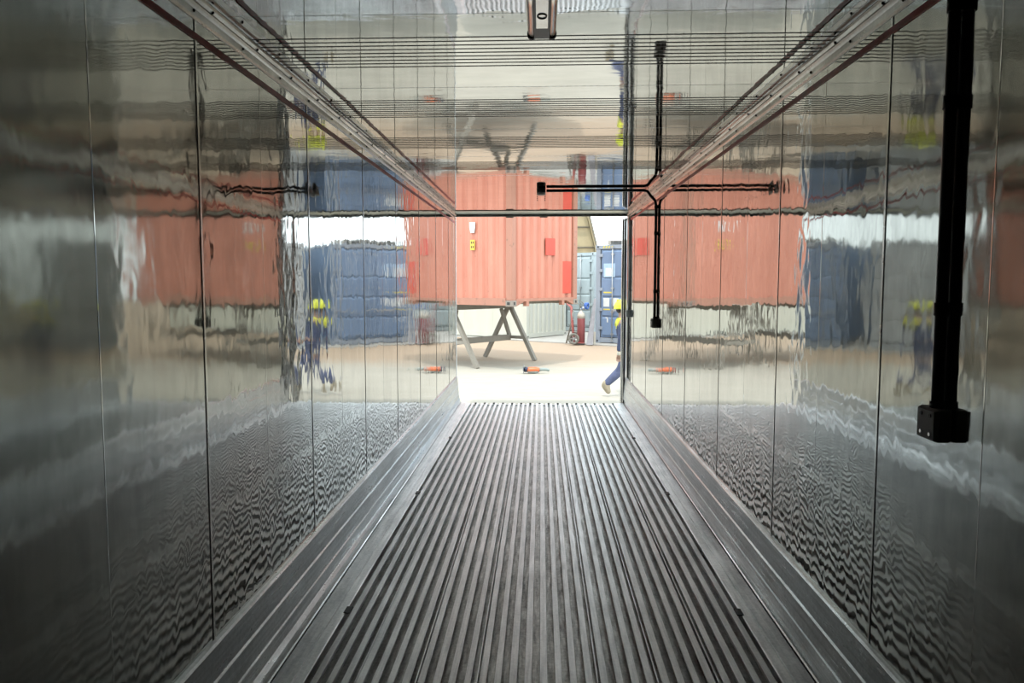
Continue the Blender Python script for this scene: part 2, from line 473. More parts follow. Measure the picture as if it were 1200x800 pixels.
# doorway frame
hd = MB()
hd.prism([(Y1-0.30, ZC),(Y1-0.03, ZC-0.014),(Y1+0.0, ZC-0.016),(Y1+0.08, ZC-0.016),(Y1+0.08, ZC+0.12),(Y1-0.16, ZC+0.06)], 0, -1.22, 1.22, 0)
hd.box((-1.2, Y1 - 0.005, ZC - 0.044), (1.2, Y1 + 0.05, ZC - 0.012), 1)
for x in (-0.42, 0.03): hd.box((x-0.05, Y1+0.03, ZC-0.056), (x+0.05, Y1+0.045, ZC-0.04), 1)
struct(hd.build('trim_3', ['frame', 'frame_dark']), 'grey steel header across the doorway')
jl = MB()
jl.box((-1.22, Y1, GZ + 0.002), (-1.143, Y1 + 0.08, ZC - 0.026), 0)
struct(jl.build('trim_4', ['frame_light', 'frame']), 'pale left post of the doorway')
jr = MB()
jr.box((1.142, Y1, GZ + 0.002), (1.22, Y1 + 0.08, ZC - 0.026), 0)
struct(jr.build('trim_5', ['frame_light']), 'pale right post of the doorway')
gk = MB()
gk.tube([(1.119, Y1+0.03, -0.03), (1.119, Y1+0.03, 2.42), (1.121, Y1+0.03, 2.455), (1.13, Y1+0.03, 2.47)], 0.014, 12, 0)
gkt = gk.build('door_gasket', 'rubber', jr and None)
MB().tube([(1.089, Y1 + 0.05, -0.03), (1.089, Y1 + 0.05, 2.43), (1.095, Y1 + 0.05, 2.46)], 0.017, 12).build('gasket_retainer', 'chrome', gkt)
tag(gkt, 'black rubber door gasket standing along the right post of the doorway', 'gasket')

# outer roof and sill of our container
rf = MB()
rf.box((-1.225, Y0 - 0.1, ZC + 0.061), (1.225, Y1 - 0.16, ZC + 0.12))
struct(rf.build('trim_6', 'outer'), 'outer roof skin')
sl = MB()
sl.box((-1.2, Y1 + 0.001, GZ + 0.002), (1.2, Y1 + 0.06, -0.045), 0)
struct(sl.build('trim_7', 'frame_light'), 'door sill')

# ------------------------------------------------------------------ ceiling fittings, conduits and junction boxes
def conduit(Yc, z0, ztop, rad, mat, ceil_to=None, xoff=0.0):
    x = XW - rad - 0.0015 - xoff
    pts = [(x, Yc, z0), (x, Yc, ztop - 0.16)]
    if ceil_to is not None:
        cx, cz = 1.088 - rad, ZC - rad - 0.006
        pts += [(x, Yc, 2.37), (x - 0.01, Yc, 2.42), (cx - 0.002, Yc, 2.47), (cx - 0.03, Yc, cz - 0.01), (cx - 0.07, Yc, cz), (ceil_to, Yc, cz)]
    else:
        pts += [(x, Yc, ztop)]
    return pts
def junction_box(Yc, zc, mat, cmat, label, ceil_to, rad, ztop=2.44, depth=0.044):
    e = empty('junction_box', (XW, Yc, zc))
    tag(e, label, 'junction box')
    L2, H2 = 0.053, 0.046
    b = MB().rbox((-depth, -L2, -H2), (-0.001, L2, H2), 0.006).build('box_body', mat, e)
    l = MB().rbox((-depth - 0.006, -L2 + 0.006, -H2 + 0.004), (-depth + 0.002, L2 - 0.006, H2 - 0.004), 0.003).build('lid', mat, e)
    for dy in (-0.026, 0.022):
        for dz in (-0.026, 0.027):
            MB().tube([(-depth - 0.0085, dy, dz), (-depth - 0.004, dy, dz)], 0.0055, 8).build('screw', 'chrome' if dz < 0 else 'rubber', l)
    MB().tube([(-rad - 0.0015, 0, H2 - 0.004), (-rad - 0.0015, 0, H2 + 0.018)], rad * 1.25, 12).build('gland', cmat, e)
    pts = conduit(Yc, zc + H2, ztop, rad, cmat, ceil_to)
    c = MB().tube(pts, rad, 12)
    zz = zc + 0.32
    c2 = c.build('conduit', cmat)
    for z in (1.53, 2.1, 2.36):
        if z < ztop:
            MB().tube([(pts[0][0], Yc, z - 0.018), (pts[0][0], Yc, z + 0.018)], rad * 1.22, 12).build('coupling', cmat, c2)
    return e, c2
e, c = junction_box(2.13, 1.205, 'boxgrey', 'black', 'dark grey square junction box nearest the camera on the right wall', 0.06, 0.0165)
tag(c, 'thick black conduit running down the right wall nearest the camera', 'conduit')
e, c = junction_box(7.41, 1.215, 'boxgrey', 'black', 'small dark junction box midway along the right wall', 0.05, 0.0145)
tag(c, 'black conduit crossing the ceiling and dropping down the right wall midway', 'conduit')
e, c = junction_box(9.62, 1.225, 'palegrey', 'palegrey', 'pale grey junction box on the right wall beside the doorway', None, 0.012, 2.47)
tag(c, 'thin pale conduit on the right wall beside the black door gasket', 'conduit')

def tube_fitting(ya, yb, label):
    t = empty('ceiling_fitting', (0, 0, ZC))
    tag(t, label, 'ceiling fitting')
    zt = -0.052
    MB().rbox((-0.03, ya + 0.02, -0.05), (0.03, yb - 0.01, -0.001), 0.004).build('housing', 'black', t)
    pl = MB().box((-0.0195, ya + 0.02, -0.0525), (0.0205, yb - 0.13, -0.050)).build('cover_plate', 'chrome', t)
    ring = [(0.0005 + 0.015 * math.cos(a), yb - 0.25 + 0.022 * math.sin(a), -0.0535) for a in [2*math.pi*i/20 for i in range(21)]]
    MB().tube(ring, 0.0025, 6, cap=False).build('oval_ring', 'rubber', pl)
    for s in (-1, 1):
        tb = MB().tube([(s*0.036, ya, zt + 0.018), (s*0.036, yb - 0.028, zt + 0.018)], 0.0150, 16)
        tb = tb.build('tube', 'chrome', t)
        MB().tube([(s*0.036, yb - 0.03, zt+0.018), (s*0.036, yb - 0.004, zt+0.018), (s*0.036, yb, zt+0.018)], [0.0175, 0.0175, 0.012], 16).build('end_cap', 'rubber', tb)
        MB().tube([(s*0.036, ya + 0.02, zt+0.018), (s*0.036, ya, zt+0.018)], [0.0175, 0.0175], 16).build('end_cap', 'rubber', tb)
    return t
tube_fitting(2.04, 2.79, 'twin chrome tube fitting with black end caps nearest the camera on the ceiling')
fb = empty('ceiling_fitting', (0, 7.41, ZC))
tag(fb, 'small grey and black fitting on the ceiling where the crossing conduit ends', 'ceiling fitting')
MB().rbox((-0.046, -0.10, -0.052), (0.042, 0.12, -0.001), 0.012).build('housing', 'boxgrey', fb)
MB().rbox((-0.036, -0.06, -0.062), (0.032, 0.06, -0.050), 0.01).build('lens_cover', 'black', fb)
for s in (-0.044, 0.04):
    for k in range(4):
        MB().ball((s, 0.5 + 0.17 * k, -0.0005), 0.006, 0, 8, 5).build('screw', 'seam_dark', fb)

# ------------------------------------------------------------------ yard
g = MB().box((-60, -30, GZ - 0.2), (60, 90, GZ)).build('ground', 'ground')
struct(g, 'pale sandy concrete yard')
sb = MB().prism([(-0.9, 23.3), (1.55, 21.5), (5.2, 19.0), (14, 26), (8, 40), (-12, 44), (-9.5, 29.5)], 2, GZ - 0.01, GZ + 0.03).build('trim_8', 'slab')
struct(sb, 'low grey concrete slab')
SZ = GZ + 0.03

# ------------------------------------------------------------------ shipping containers
def corrugate(length, pitch, depth, flat=0.28):
    """front edge profile along u, from 0 to length (offset 0 = outer face)"""
    n = max(1, round(length / pitch)); p = length / n; out = []
    for i in range(n):
        u = i * p
        out += [(u, depth), (u + p*0.14, depth), (u + p*0.30, 0.0), (u + p*0.70, 0.0), (u + p*0.86, depth)]
    out.append((length, depth))
    return out
def container(label, loc, ang, L, Wd, H, wall_m, rail_m, cast_m, style_side='corr', front='corr', rot=None, cat='shipping container', flip=True, pockets=False, tunnel=False):
    """local x = width, y = length, z = up; the face at y = 0 looks at the camera"""
    t = empty('shipping_container', loc, ang, rot)
    tag(t, label, cat)
    C = 0.16
    for x in (0, Wd - C):
        for y in (0, L - C):
            for z in (0, H - 0.12):
                c = MB().rbox((x - 0.006 if x == 0 else x, y - 0.006 if y == 0 else y, z), (x + C + (0.006 if x else 0), y + C + (0.006 if y else 0), z + 0.12), 0.01)
                if y == 0: c.box((x + 0.055, y - 0.0085, z + 0.035), (x + 0.105, y + 0.01, z + 0.09), 1)
                if x == 0: c.box((x - 0.0085, y + 0.045, z + 0.035), (x + 0.01, y + 0.115, z + 0.09), 1)
                c.build('corner_casting', [cast_m, 'seam_dark'], t)
            MB().rbox((x + 0.004, y + 0.004, 0.12), (x + C - 0.004, y + C - 0.004, H - 0.12), 0.015).build('corner_post', rail_m, t)
    for x in (0.005, Wd - 0.085):
        b = MB()
        b.box((x, C, 0.02), (x + 0.08, L - C, 0.17))
        if pockets:
            for y in (L*0.33, L*0.57): b.box((x - 0.012, y - 0.17, 0.03), (x + 0.092, y + 0.17, 0.14), 1)
        b.build('bottom_side_rail', [rail_m, 'seam_dark'], t)
        MB().box((x, C, H - 0.07), (x + 0.07, L - C, H - 0.005)).build('top_side_rail', rail_m, t)
    # side walls
    for sx in (0, 1):
        w = MB()
        xo = 0.03 if sx == 0 else Wd - 0.03; d = 1 if sx == 0 else -1
        if style_side == 'corr':
            pr = corrugate(L - 2*C, 0.275, 0.036)
            poly = [(xo + d * o, C + u) for u, o in pr] + [(xo + d * 0.05, L - C), (xo + d * 0.05, C)]
            w.prism(poly, 2, 0.17, H - 0.07)
        else:
            w.box((xo, C, 0.17), (xo + d * 0.05, L - C, H - 0.07))
            y = C + 0.6
            while y < L - C:
                w.box((xo - d * 0.003, y, 0.18), (xo, y + 0.02, H - 0.08)); y += 0.6
        w.build('side_wall', wall_m, t)
    # end walls
    def end(y, d, kind):
        e_ = MB()
        e_.box((C, min(y + d*0.005, y + d*0.085), 0.02 if not (tunnel and y == 0) else 0.10), (Wd - C, max(y + d*0.005, y + d*0.085), 0.16))
        if tunnel and y == 0:
            for xx in (0.5, Wd - 0.62): e_.box((xx, y + 0.004, 0.0), (xx + 0.09, y + 0.09, 0.11))
            e_.prism([(C, 0.0), (C + 0.28, 0.10), (C, 0.12)], 1, y + 0.01, y + 0.07)
            e_.prism([(Wd - C, 0.0), (Wd - C - 0.28, 0.10), (Wd - C, 0.12)], 1, y + 0.01, y + 0.07)
        e_.build('bottom_end_rail', rail_m, t)
        MB().box((C, min(y + d*0.005, y + d*0.085), H - 0.12), (Wd - C, max(y + d*0.005, y + d*0.085), H - 0.005)).build('top_end_rail', rail_m, t)
        if kind == 'corr':
            pr = corrugate(Wd - 2*C, 0.25, 0.045)
            poly = [(C + u, y + d * (0.02 + o)) for u, o in pr] + [(Wd - C, y + d * 0.08), (C, y + d * 0.08)]
            MB().prism(poly, 2, 0.16, H - 0.12).build('end_wall', wall_m, t)
        else:
            for k in range(2):
                x0 = C + 0.01 + k * (Wd/2 - C); x1 = Wd/2 - 0.006 + k * (Wd/2 - C)
                b = MB(); yb = y + 0.03
                b.box((x0, yb, 0.17), (x1, yb + 0.05, H - 0.13))
                hs = [0.20, 0.78, 1.36, 1.94, H - 0.16]
                for a, c_ in zip(hs[:-1], hs[1:]):
                    b.prism([(yb - 0.03, a + 0.05), (yb + 0.001, a + 0.01), (yb + 0.001, c_ - 0.01), (yb - 0.03, c_ - 0.05)], 0, x0 + 0.07, x1 - 0.05)
                dd = b.build('door', wall_m, t)
                g_ = MB()
                for (p, q) in (((x0-0.008, yb-0.004, 0.165),(x0+0.012, yb+0.02, H-0.125)),((x1-0.012, yb-0.004, 0.165),(x1+0.006, yb+0.02, H-0.125)),((x0, yb-0.004, H-0.14),(x1, yb+0.02, H-0.125)),((x0, yb-0.004, 0.165),(x1, yb+0.02, 0.18))): g_.box(p, q)
                g_.build('gasket', 'rubber', dd)
                hx = x0 - 0.02 if k == 0 else x1 - 0.02
                for hz in (0.4, 0.95, 1.55, 2.1, H - 0.35):
                    MB().rbox((hx - 0.02, yb - 0.05, hz), (hx + 0.10, yb - 0.02, hz + 0.09), 0.005).build('hinge', rail_m, dd)
                for rx in (x0 + 0.42, x1 - 0.22) if k == 0 else (x0 + 0.22, x1 - 0.42):
                    r = MB().tube([(rx, yb - 0.065, 0.05), (rx, yb - 0.065, H - 0.06)], 0.017, 8)
                    for hz in (0.25, 0.9, 1.6, H - 0.3): r.box((rx - 0.045, yb - 0.07, hz), (rx + 0.045, yb - 0.028, hz + 0.05))
                    for hz in (0.06, H - 0.12): r.box((rx - 0.035, yb - 0.085, hz), (rx + 0.035, yb - 0.045, hz + 0.06))
                    r = r.build('lock_rod', 'galv', dd)
                    MB().bar((rx, yb - 0.085, 1.0), (rx + (0.36 if k == 0 else -0.36) * (1 if rx < (x0+x1)/2 else -1), yb - 0.09, 0.97), 0.02, 0.035).build('lock_handle', 'galv', r)
    end(0, 1, front)
    end(L, -1, 'corr')
    MB().box((0.07, 0.08, H - 0.035), (Wd - 0.07, L - 0.08, H - 0.01)).build('roof', wall_m, t)
    u = MB()
    u.box((0.08, 0.09, 0.12), (Wd - 0.08, L - 0.09, 0.16))
    y = 0.4
    while y < L - 0.3: u.box((0.08, y, 0.03), (Wd - 0.08, y + 0.05, 0.12)); y += 0.35
    u.build('underframe', 'khaki', t)
    return t

A55 = math.radians(55)
RZB = 1.6 - 26.3 / 59.0
red = container('salmon red corrugated container propped up on steel trestles', (-0.58, 14.7, RZB), A55, 6.06, 2.44, 2.59, 'red', 'redrail', 'casting',
                tunnel=True, rot=(0, 0, A55))
# its painted marks
def mark(parent, name, face, u0, u1, z0, z1, mat, off=0.004):
    b = MB()
    if face == 'side': b.box((0.030 - off, u0, z0), (0.0305, u1, z1))
    else: b.box((u0, 0.020 - off, z0), (u1, 0.0205, z1))
    return b.build(name, mat, parent)
lb = mark(red, 'warning_label', 'side', 0.98, 1.10, 1.15, 1.36, 'label', 0.006); lb['label'] = 'yellow warning label'
for k in range(2):
    for j in range(2): MB().box((0.0225, 1.005 + 0.045*j, 1.19 + 0.09*k), (0.0245, 1.03 + 0.045*j, 1.235 + 0.09*k)).build('label_print', 'seam_dark', lb)
wmk = MB().prism([(0.99, 1.50), (1.09, 1.50), (1.12, 1.62), (1.12, 1.72), (0.97, 1.72), (0.97, 1.60)], 0, 0.023, 0.0305).build('white_emblem', 'white', red)
mark(red, 'red_patch', 'end', 1.20, 1.55, 1.06, 1.42, 'redpatch', 0.006)
mark(red, 'red_patch', 'end', 1.86, 2.2, 0.25, 0.95, 'redpatch', 0.003)

white = container('cream white container on the ground behind the raised red one', (-0.46, 23.6, SZ - 0.03 + 0.002 + 0.03), math.radians(57), 12.19, 2.44, 2.59, 'cream', 'cream', 'cream', style_side='flat', pockets=True)
blue = container('blue container with lock rods and doors facing the doorway', (1.62, 22.2, SZ + 0.001), math.radians(-35), 6.06, 2.44, 2.896, 'blue', 'bluerail', 'bluerail', front='door')
pale = container('pale blue-grey container standing back left of the blue one', (-0.06, 28.42, SZ + 0.001), math.radians(-35), 6.06, 2.44, 2.896, 'pale', 'pale', 'pale', front='door')
gr1 = container('light grey container to the right of the blue one', (4.3, 20.4, SZ + 0.001), math.radians(-35), 6.06, 2.44, 2.896, 'greypaint', 'greypaint', 'greypaint', front='door')
gr2 = container('cream container at the far right end of the row', (6.9, 18.6, GZ + 0.001), math.radians(-35), 6.06, 2.44, 2.896, 'cream', 'greypaint', 'greypaint', front='door')
# marks on the blue doors
bd = [o for o in S.objects if o.parent is blue and o.name.startswith('door')]
for (u0, u1, z0, z1, m_) in ((0.28, 0.66, 1.95, 2.35, 'skypatch'), (0.34, 0.60, 1.98, 2.22, 'white'), (0.28, 0.48, 1.08, 1.34, 'white'), (0.60, 0.78, 1.1, 1.34, 'white'), (0.28, 0.5, 0.98, 1.02, 'hazard'), (0.28, 0.55, 1.48, 1.52, 'hazard'), (0.40, 0.44, 0.62, 0.76, 'white'), (0.36, 0.44, 0.74, 0.77, 'white')):
    MB().box((u0, -0.004 if m_ != 'white' else -0.006, z0), (u1, 0.0005, z1)).build('door_marking', m_, bd[0])
for k in range(4):
    MB().prism([(0.24 + 0.09*k, 2.80), (0.28 + 0.09*k, 2.80), (0.31 + 0.09*k, 2.86), (0.27 + 0.09*k, 2.86)], 1, 0.0, 0.006).build('hazard_stripe', 'hazard', blue)

# pallet lying on the blue container's roof
pa = empty('timber_pallet', (1.95, 22.0, SZ + 2.9), math.radians(-35))
tag(pa, 'weathered timber pallet lying on top of the blue container', 'pallet')
for k in range(7): MB().box((0, 0.02 + 0.165*k, 0.105), (1.7, 0.12 + 0.165*k, 0.125)).build('deck_board', 'wood', pa)
for x in (0.0, 0.55, 1.1, 1.6): MB().box((x, 0.0, 0.0), (x + 0.1, 1.12, 0.105)).build('bearer', 'wood', pa)

# ------------------------------------------------------------------ trestle under the raised container
E1 = Vector((math.cos(A55 + math.pi/2), math.sin(A55 + math.pi/2), 0))
E2 = Vector((math.cos(A55), math.sin(A55), 0))
tr = empty('trestle', (-1.36, 16.75, GZ))
tag(tr, 'khaki steel A-frame trestle carrying the raised red container', 'trestle')
HT = RZB - GZ
near_c, far_c = Vector((-1.95, 15.90, 0)) - tr.location, Vector((-0.75, 17.55, 0)) - tr.location
near_c.z = far_c.z = 0
def zz(v, z): return Vector((v.x, v.y, z))
MB().bar(zz(near_c - E2*0.15, HT - 0.055), zz(far_c + E2*0.1, HT - 0.055), 0.12, 0.11).build('top_beam', 'khaki', tr)
for c_ in (near_c, far_c):
    for s in (-1, 1):
        ft = c_ + E1 * (0.75 * s)
        lg = MB().bar(zz(c_ + E1*(0.05*s), HT - 0.10), zz(ft, 0.005), 0.085, 0.085).build('leg', 'khaki', tr)
    a = c_ + E1 * 0.46; b = c_ - E1 * 0.46
    MB().bar(zz(a, 0.53), zz(b, 0.53), 0.07, 0.07).build('cross_bar', 'khaki', tr)
MB().bar(zz(near_c, 0.52), zz(far_c, 0.52), 0.09, 0.13).build('lower_beam', 'khaki', tr)
MB().bar(zz(far_c, 0.56), zz(far_c - E2*0.25 + E1*0.05, HT - 0.12), 0.07, 0.07).build('brace', 'khaki', tr)
MB().bar(zz(near_c, 0.56), zz(near_c + E2*0.25 + E1*0.05, HT - 0.12), 0.07, 0.07).build('brace', 'khaki', tr)
# a second one carries the other end, outside the doorway's view but seen in the polished wall
tr2 = copy_tree(tr)
tr2.location = Vector(tr.location) + E1 * 3.2
tr['group'] = tr2['group'] = 'trestles carrying the raised container'
tr2['label'] = 'khaki steel A-frame trestle under the far left end of the raised container'

# ------------------------------------------------------------------ angle grinder on the ground
gd = empty('angle_grinder', (-0.30, 14.62, GZ), math.radians(4))
tag(gd, 'orange and grey angle grinder lying on the sunlit ground', 'power tool')
hb = MB().tube([(0.03, 0, 0.075), (0.07, 0, 0.075), (0.20, 0, 0.08), (0.27, 0, 0.075)], [0.045, 0.058, 0.055, 0.045], 14).build('motor_housing', 'orange', gd)
MB().tube([(0.045, 0, 0.055), (0.20, 0, 0.045), (0.25, 0, 0.05)], [0.05, 0.048, 0.035], 12).build('belly_grip', 'toolgrey', gd)
MB().tube([(-0.035, 0, 0.085), (0.0, 0, 0.085), (0.04, 0, 0.08)], [0.05, 0.055, 0.045], 12).build('gear_head', 'tooldark', gd)
MB().tube([(0.25, 0, 0.07), (0.32, 0, 0.085), (0.42, 0.01, 0.08), (0.47, 0.01, 0.06)], [0.036, 0.032, 0.03, 0.024], 12).build('rear_handle', 'toolgrey', gd)
dk = MB().tube([(-0.052, -0.01, 0.09), (-0.046, -0.01, 0.09)], 0.085, 24).build('cutting_disc', 'tooldark', gd)
MB().tube([(-0.062, -0.01, 0.09), (-0.040, -0.01, 0.09)], 0.022, 12).build('flange', 'galv', dk)
gp = []
for i in range(13):
    a = math.pi * i / 12 - 0.4
    gp.append((-0.04, -0.01 + 0.078 * math.cos(a), 0.09 + 0.078 * math.sin(a)))
MB().tube(gp, 0.012, 6).build('disc_guard', 'boxgrey', gd)

# ------------------------------------------------------------------ gas bottle trolley
ty = empty('bottle_trolley', (1.06, 21.55, SZ), math.radians(82))
tag(ty, 'red two-wheeled bottle trolley standing beside the blue container', 'trolley')
fr = MB()
for x in (-0.0, 0.36):
    fr.tube([(x, 0.12, 0.05), (x - 0.01, 0.16, 0.6), (x, 0.2, 1.08), (x + 0.02, 0.32, 1.18)], 0.02, 8)
for z, y in ((0.35, 0.14), (0.7, 0.165), (1.0, 0.19)): fr.tube([(0, y, z), (0.36, y, z)], 0.017, 8)
fr.build('frame', 'trolleyred', ty)
MB().box((-0.02, -0.2, 0.03), (0.38, 0.14, 0.045)).build('foot_plate', 'trolleyred', ty)
MB().tube([(-0.14, 0.1, 0.16), (0.50, 0.1, 0.16)], 0.014, 8).build('axle', 'galv', ty)
for x in (-0.10, 0.46):
    wv = []
    wheel = MB()
    prof = [(0.10, -0.025), (0.15, -0.035), (0.165, -0.02), (0.165, 0.02), (0.15, 0.035), (0.10, 0.025)]
    n = 24; vs = []; fs = []
    for i in range(n):
        a = 2*math.pi*i/n
        for r, o in prof: vs.append((x + o, 0.1 + r*math.cos(a), 0.166 + r*math.sin(a)))
    for i in range(n):
        for j in range(6):
            k = (i+1) % n; l = (j+1) % 6
            fs.append((i*6+j, k*6+j, k*6+l, i*6+l))
    wheel.add(vs, fs, 0, True)
    wh = wheel.build('wheel', 'tyre', ty)
    hub = MB().tube([(x - 0.02, 0.1, 0.166), (x + 0.02, 0.1, 0.166)], 0.035, 12)
    for k in range(5):
        a = 2*math.pi*k/5
        hub.bar((x, 0.1 + 0.03*math.cos(a), 0.166 + 0.03*math.sin(a)), (x, 0.1 + 0.105*math.cos(a), 0.166 + 0.105*math.sin(a)), 0.02, 0.025)
    hub.build('hub', 'galv', wh)
# the wheel facing the doorway is mounted on the side stay
MB().tube([(0.10, 0.14, 0.98), (0.08, 0.2, 0.6), (0.08, 0.34, 0.015)], 0.014, 8).build('stay', 'boxgrey', ty)
MB().tube([(0.26, 0.14, 0.98), (0.28, 0.2, 0.6), (0.28, 0.34, 0.015)], 0.014, 8).build('stay', 'boxgrey', ty)

gb = empty('gas_bottle', (1.175, 21.73, SZ + 0.047), 0)
tag(gb, 'maroon gas bottle with a grey shoulder held in the red trolley', 'gas bottle')
MB().tube([(0,0,0.0),(0,0,0.02),(0,0,0.68),(0,0,0.70)], [0.10,0.115,0.115,0.115], 24).build('bottle_body', 'maroon', gb)
MB().tube([(0,0,0.70),(0,0,0.80),(0,0,0.86),(0,0,0.90),(0,0,0.93)], [0.116,0.113,0.085,0.045,0.03], 24).build('shoulder', 'beige', gb)
vv = MB().tube([(0,0,0.92),(0,0,1.0)], 0.02, 10).build('valve', 'galv', gb)
MB().tube([(0,0,0.98),(0.07,-0.02,0.99)], 0.022, 10).build('regulator', 'bluehose', vv)
MB().tube([(0.06,-0.02,0.95),(0.06,-0.02,1.04)], 0.035, 12).build('gauge', 'galv', vv)
hs = []
for i in range(48):
    a = i * 0.5; r = 0.085 + 0.01 * math.sin(i * 1.3)
    hs.append((0.16 + 0.035 * math.sin(i*0.37) + 0.4 * r * math.cos(a), 0.02 + r * math.cos(a) * 0.5, 1.06 + r * math.sin(a)))
MB().tube(hs, 0.017, 6).build('hose_coil', 'bluehose', gb)
MB().tube([(-0.15, 0.0, 1.19), (-0.08, 0, 1.25), (0.03, 0, 1.17), (0.10, 0, 1.10)], 0.012, 6).build('rubber_hose', 'boxgrey', vv)
MB().tube([(0.0, 0, 0.99), (-0.03, 0, 1.08), (-0.15, 0.0, 1.19)], 0.012, 6).build('rubber_hose', 'boxgrey', vv)

bo = MB()
bo.add([(1.31,21.35,SZ+0.001),(1.49,21.30,SZ+0.001),(1.49,21.35,SZ+0.001),(1.31,21.40,SZ+0.001),(1.57,22.02,SZ+1.32),(1.63,21.98,SZ+1.32),(1.63,22.03,SZ+1.32),(1.57,22.07,SZ+1.32)],
       [(0,3,2,1),(4,5,6,7),(0,1,5,4),(1,2,6,5),(2,3,7,6),(3,0,4,7)])
tag(bo.build('leaning_board', 'greyboard'), 'long grey tapered board leaning on the left edge of the blue container', 'board')
bp = MB().rbox((1.53, 21.62, SZ), (1.60, 21.69, SZ + 0.36), 0.01).build('short_post', 'beige')
tag(bp, 'short beige post standing at the foot of the blue container', 'post')

# ------------------------------------------------------------------ tan canopy behind
cn = empty('canopy', (-2.5, 37, GZ), math.radians(0))
tag(cn, 'tan tarpaulin canopy rising behind the pale container', 'canopy')
def arch(t): return (5.5 * math.cos(t), 9.5 * math.sin(t) ** 0.8)
N = 20
prof_o = [arch(math.pi * i / N) for i in range(N + 1)]
prof_i = [(x * 0.985, max(0, z * 0.985)) for x, z in prof_o]
sh = MB()
vs = []; fs = []
for y in (0, 2, 4, 6, 8):
    for x, z in prof_o: vs.append((x, y, z))
    for x, z in prof_i: vs.append((x, y, z))
K = 2 * (N + 1)
for j in range(4):
    for i in range(N):
        fs.append((j*K+i, j*K+i+1, (j+1)*K+i+1, (j+1)*K+i))
        fs.append((j*K+N+1+i, (j+1)*K+N+1+i, (j+1)*K+N+2+i, j*K+N+2+i))
for j in (0, 4):
    for i in range(N): fs.append((j*K+i, j*K+N+1+i, j*K+N+2+i, j*K+i+1))
sh.add(vs, fs, 0, True)
sh.build('cover', 'tarp', cn, fixn=False)
bw = MB()
bw.prism([(x * 0.98, z * 0.98) for x, z in prof_o], 1, 0.3, 0.36)
bw.build('end_panel', 'tarp', cn)
for y in (0.0, 4.0, 8.0):
    MB().tube([(x, y, z) for x, z in prof_o], 0.05, 8).build('hoop', 'tarpframe', cn)
for z in (2.5, 3.6, 4.6):
    xx = 5.4 * math.sqrt(max(0, 1 - (z/9.5)**2.4))
    MB().tube([(-xx, 0.15, z), (xx, 0.15, z)], 0.045, 8).build('tie_bar', 'tarpframe', cn)

# ------------------------------------------------------------------ the walking worker
def skin_mesh(name, pts, edges, mat, parent, sub=2, root=0):
    """pts: {key: ((x,y,z), radius or (rx, ry))}"""
    keys = list(pts)
    bm = bmesh.new()
    lay = bm.verts.layers.skin.verify()
    vs = {}
    for i, k in enumerate(keys):
        p, r = pts[k]
        v = bm.verts.new(p)
        v[lay].radius = r if isinstance(r, tuple) else (r, r)
        v[lay].use_root = (i == root)
        vs[k] = v
    for a, b in edges: bm.edges.new((vs[a], vs[b]))
    me = bpy.data.meshes.new(name)
    bm.to_mesh(me); bm.free()
    me.materials.append(M[mat])
    o = bpy.data.objects.new(name, me)
    COL.objects.link(o)
    o.parent = parent
    md = o.modifiers.new('skin', 'SKIN'); md.use_smooth_shade = True
    sm_ = o.modifiers.new('sub', 'SUBSURF'); sm_.levels = sub; sm_.render_levels = sub
    return o

# local frame: x = walking direction (to the right in the picture), y = away from the camera, z = up, metres from the ground
pr_ = empty('person', (1.365, 11.75, GZ))
tag(pr_, 'person in yellow hard hat and navy workwear striding past the doorway', 'person')
HIP = (0.02, 0, 0.80)
J = {
 'pelvis': (HIP, 0.12), 'waist': ((-0.02, 0, 0.92), 0.115), 'chest': ((-0.07, 0, 1.08), (0.15, 0.125)), 'upper': ((-0.09, 0, 1.19), (0.13, 0.11)), 'neck': ((-0.08, 0, 1.28), 0.055),
 'headb': ((-0.08, 0, 1.345), 0.078), 'headt': ((-0.08, 0, 1.42), 0.085),
 # trailing leg (near side)
 'hipN': ((0.01, -0.09, 0.76), 0.09), 'kneeN': ((-0.10, -0.10, 0.43), 0.062), 'calfN': ((-0.22, -0.10, 0.31), 0.055), 'ankN': ((-0.36, -0.10, 0.18), 0.038), 'toeN': ((-0.29, -0.10, 0.05), 0.034),
 # leading leg (far side)
 'hipF': ((0.03, 0.09, 0.76), 0.09), 'kneeF': ((0.22, 0.10, 0.46), 0.062), 'calfF': ((0.27, 0.10, 0.33), 0.055), 'ankF': ((0.34, 0.10, 0.10), 0.038), 'toeF': ((0.47, 0.10, 0.05), 0.034),
 # near arm hangs behind, far arm swings forward
 'shN': ((-0.09, -0.17, 1.17), 0.058), 'elN': ((-0.12, -0.22, 0.93), 0.043), 'wrN': ((-0.15, -0.22, 0.72), 0.028), 'paN': ((-0.155, -0.22, 0.665), 0.032),
 'shF': ((-0.07, 0.17, 1.17), 0.058), 'elF': ((0.03, 0.23, 0.94), 0.043), 'wrF': ((0.20, 0.22, 0.86), 0.028), 'paF': ((0.25, 0.21, 0.86), 0.032),
}
ED = [('pelvis','waist'),('waist','chest'),('chest','upper'),('upper','neck'),('neck','headb'),('headb','headt'),
      ('pelvis','hipN'),('hipN','kneeN'),('kneeN','calfN'),('calfN','ankN'),('ankN','toeN'),
      ('pelvis','hipF'),('hipF','kneeF'),('kneeF','calfF'),('calfF','ankF'),('ankF','toeF'),
      ('upper','shN'),('shN','elN'),('elN','wrN'),('wrN','paN'),('upper','shF'),('shF','elF'),('elF','wrF'),('wrF','paF')]
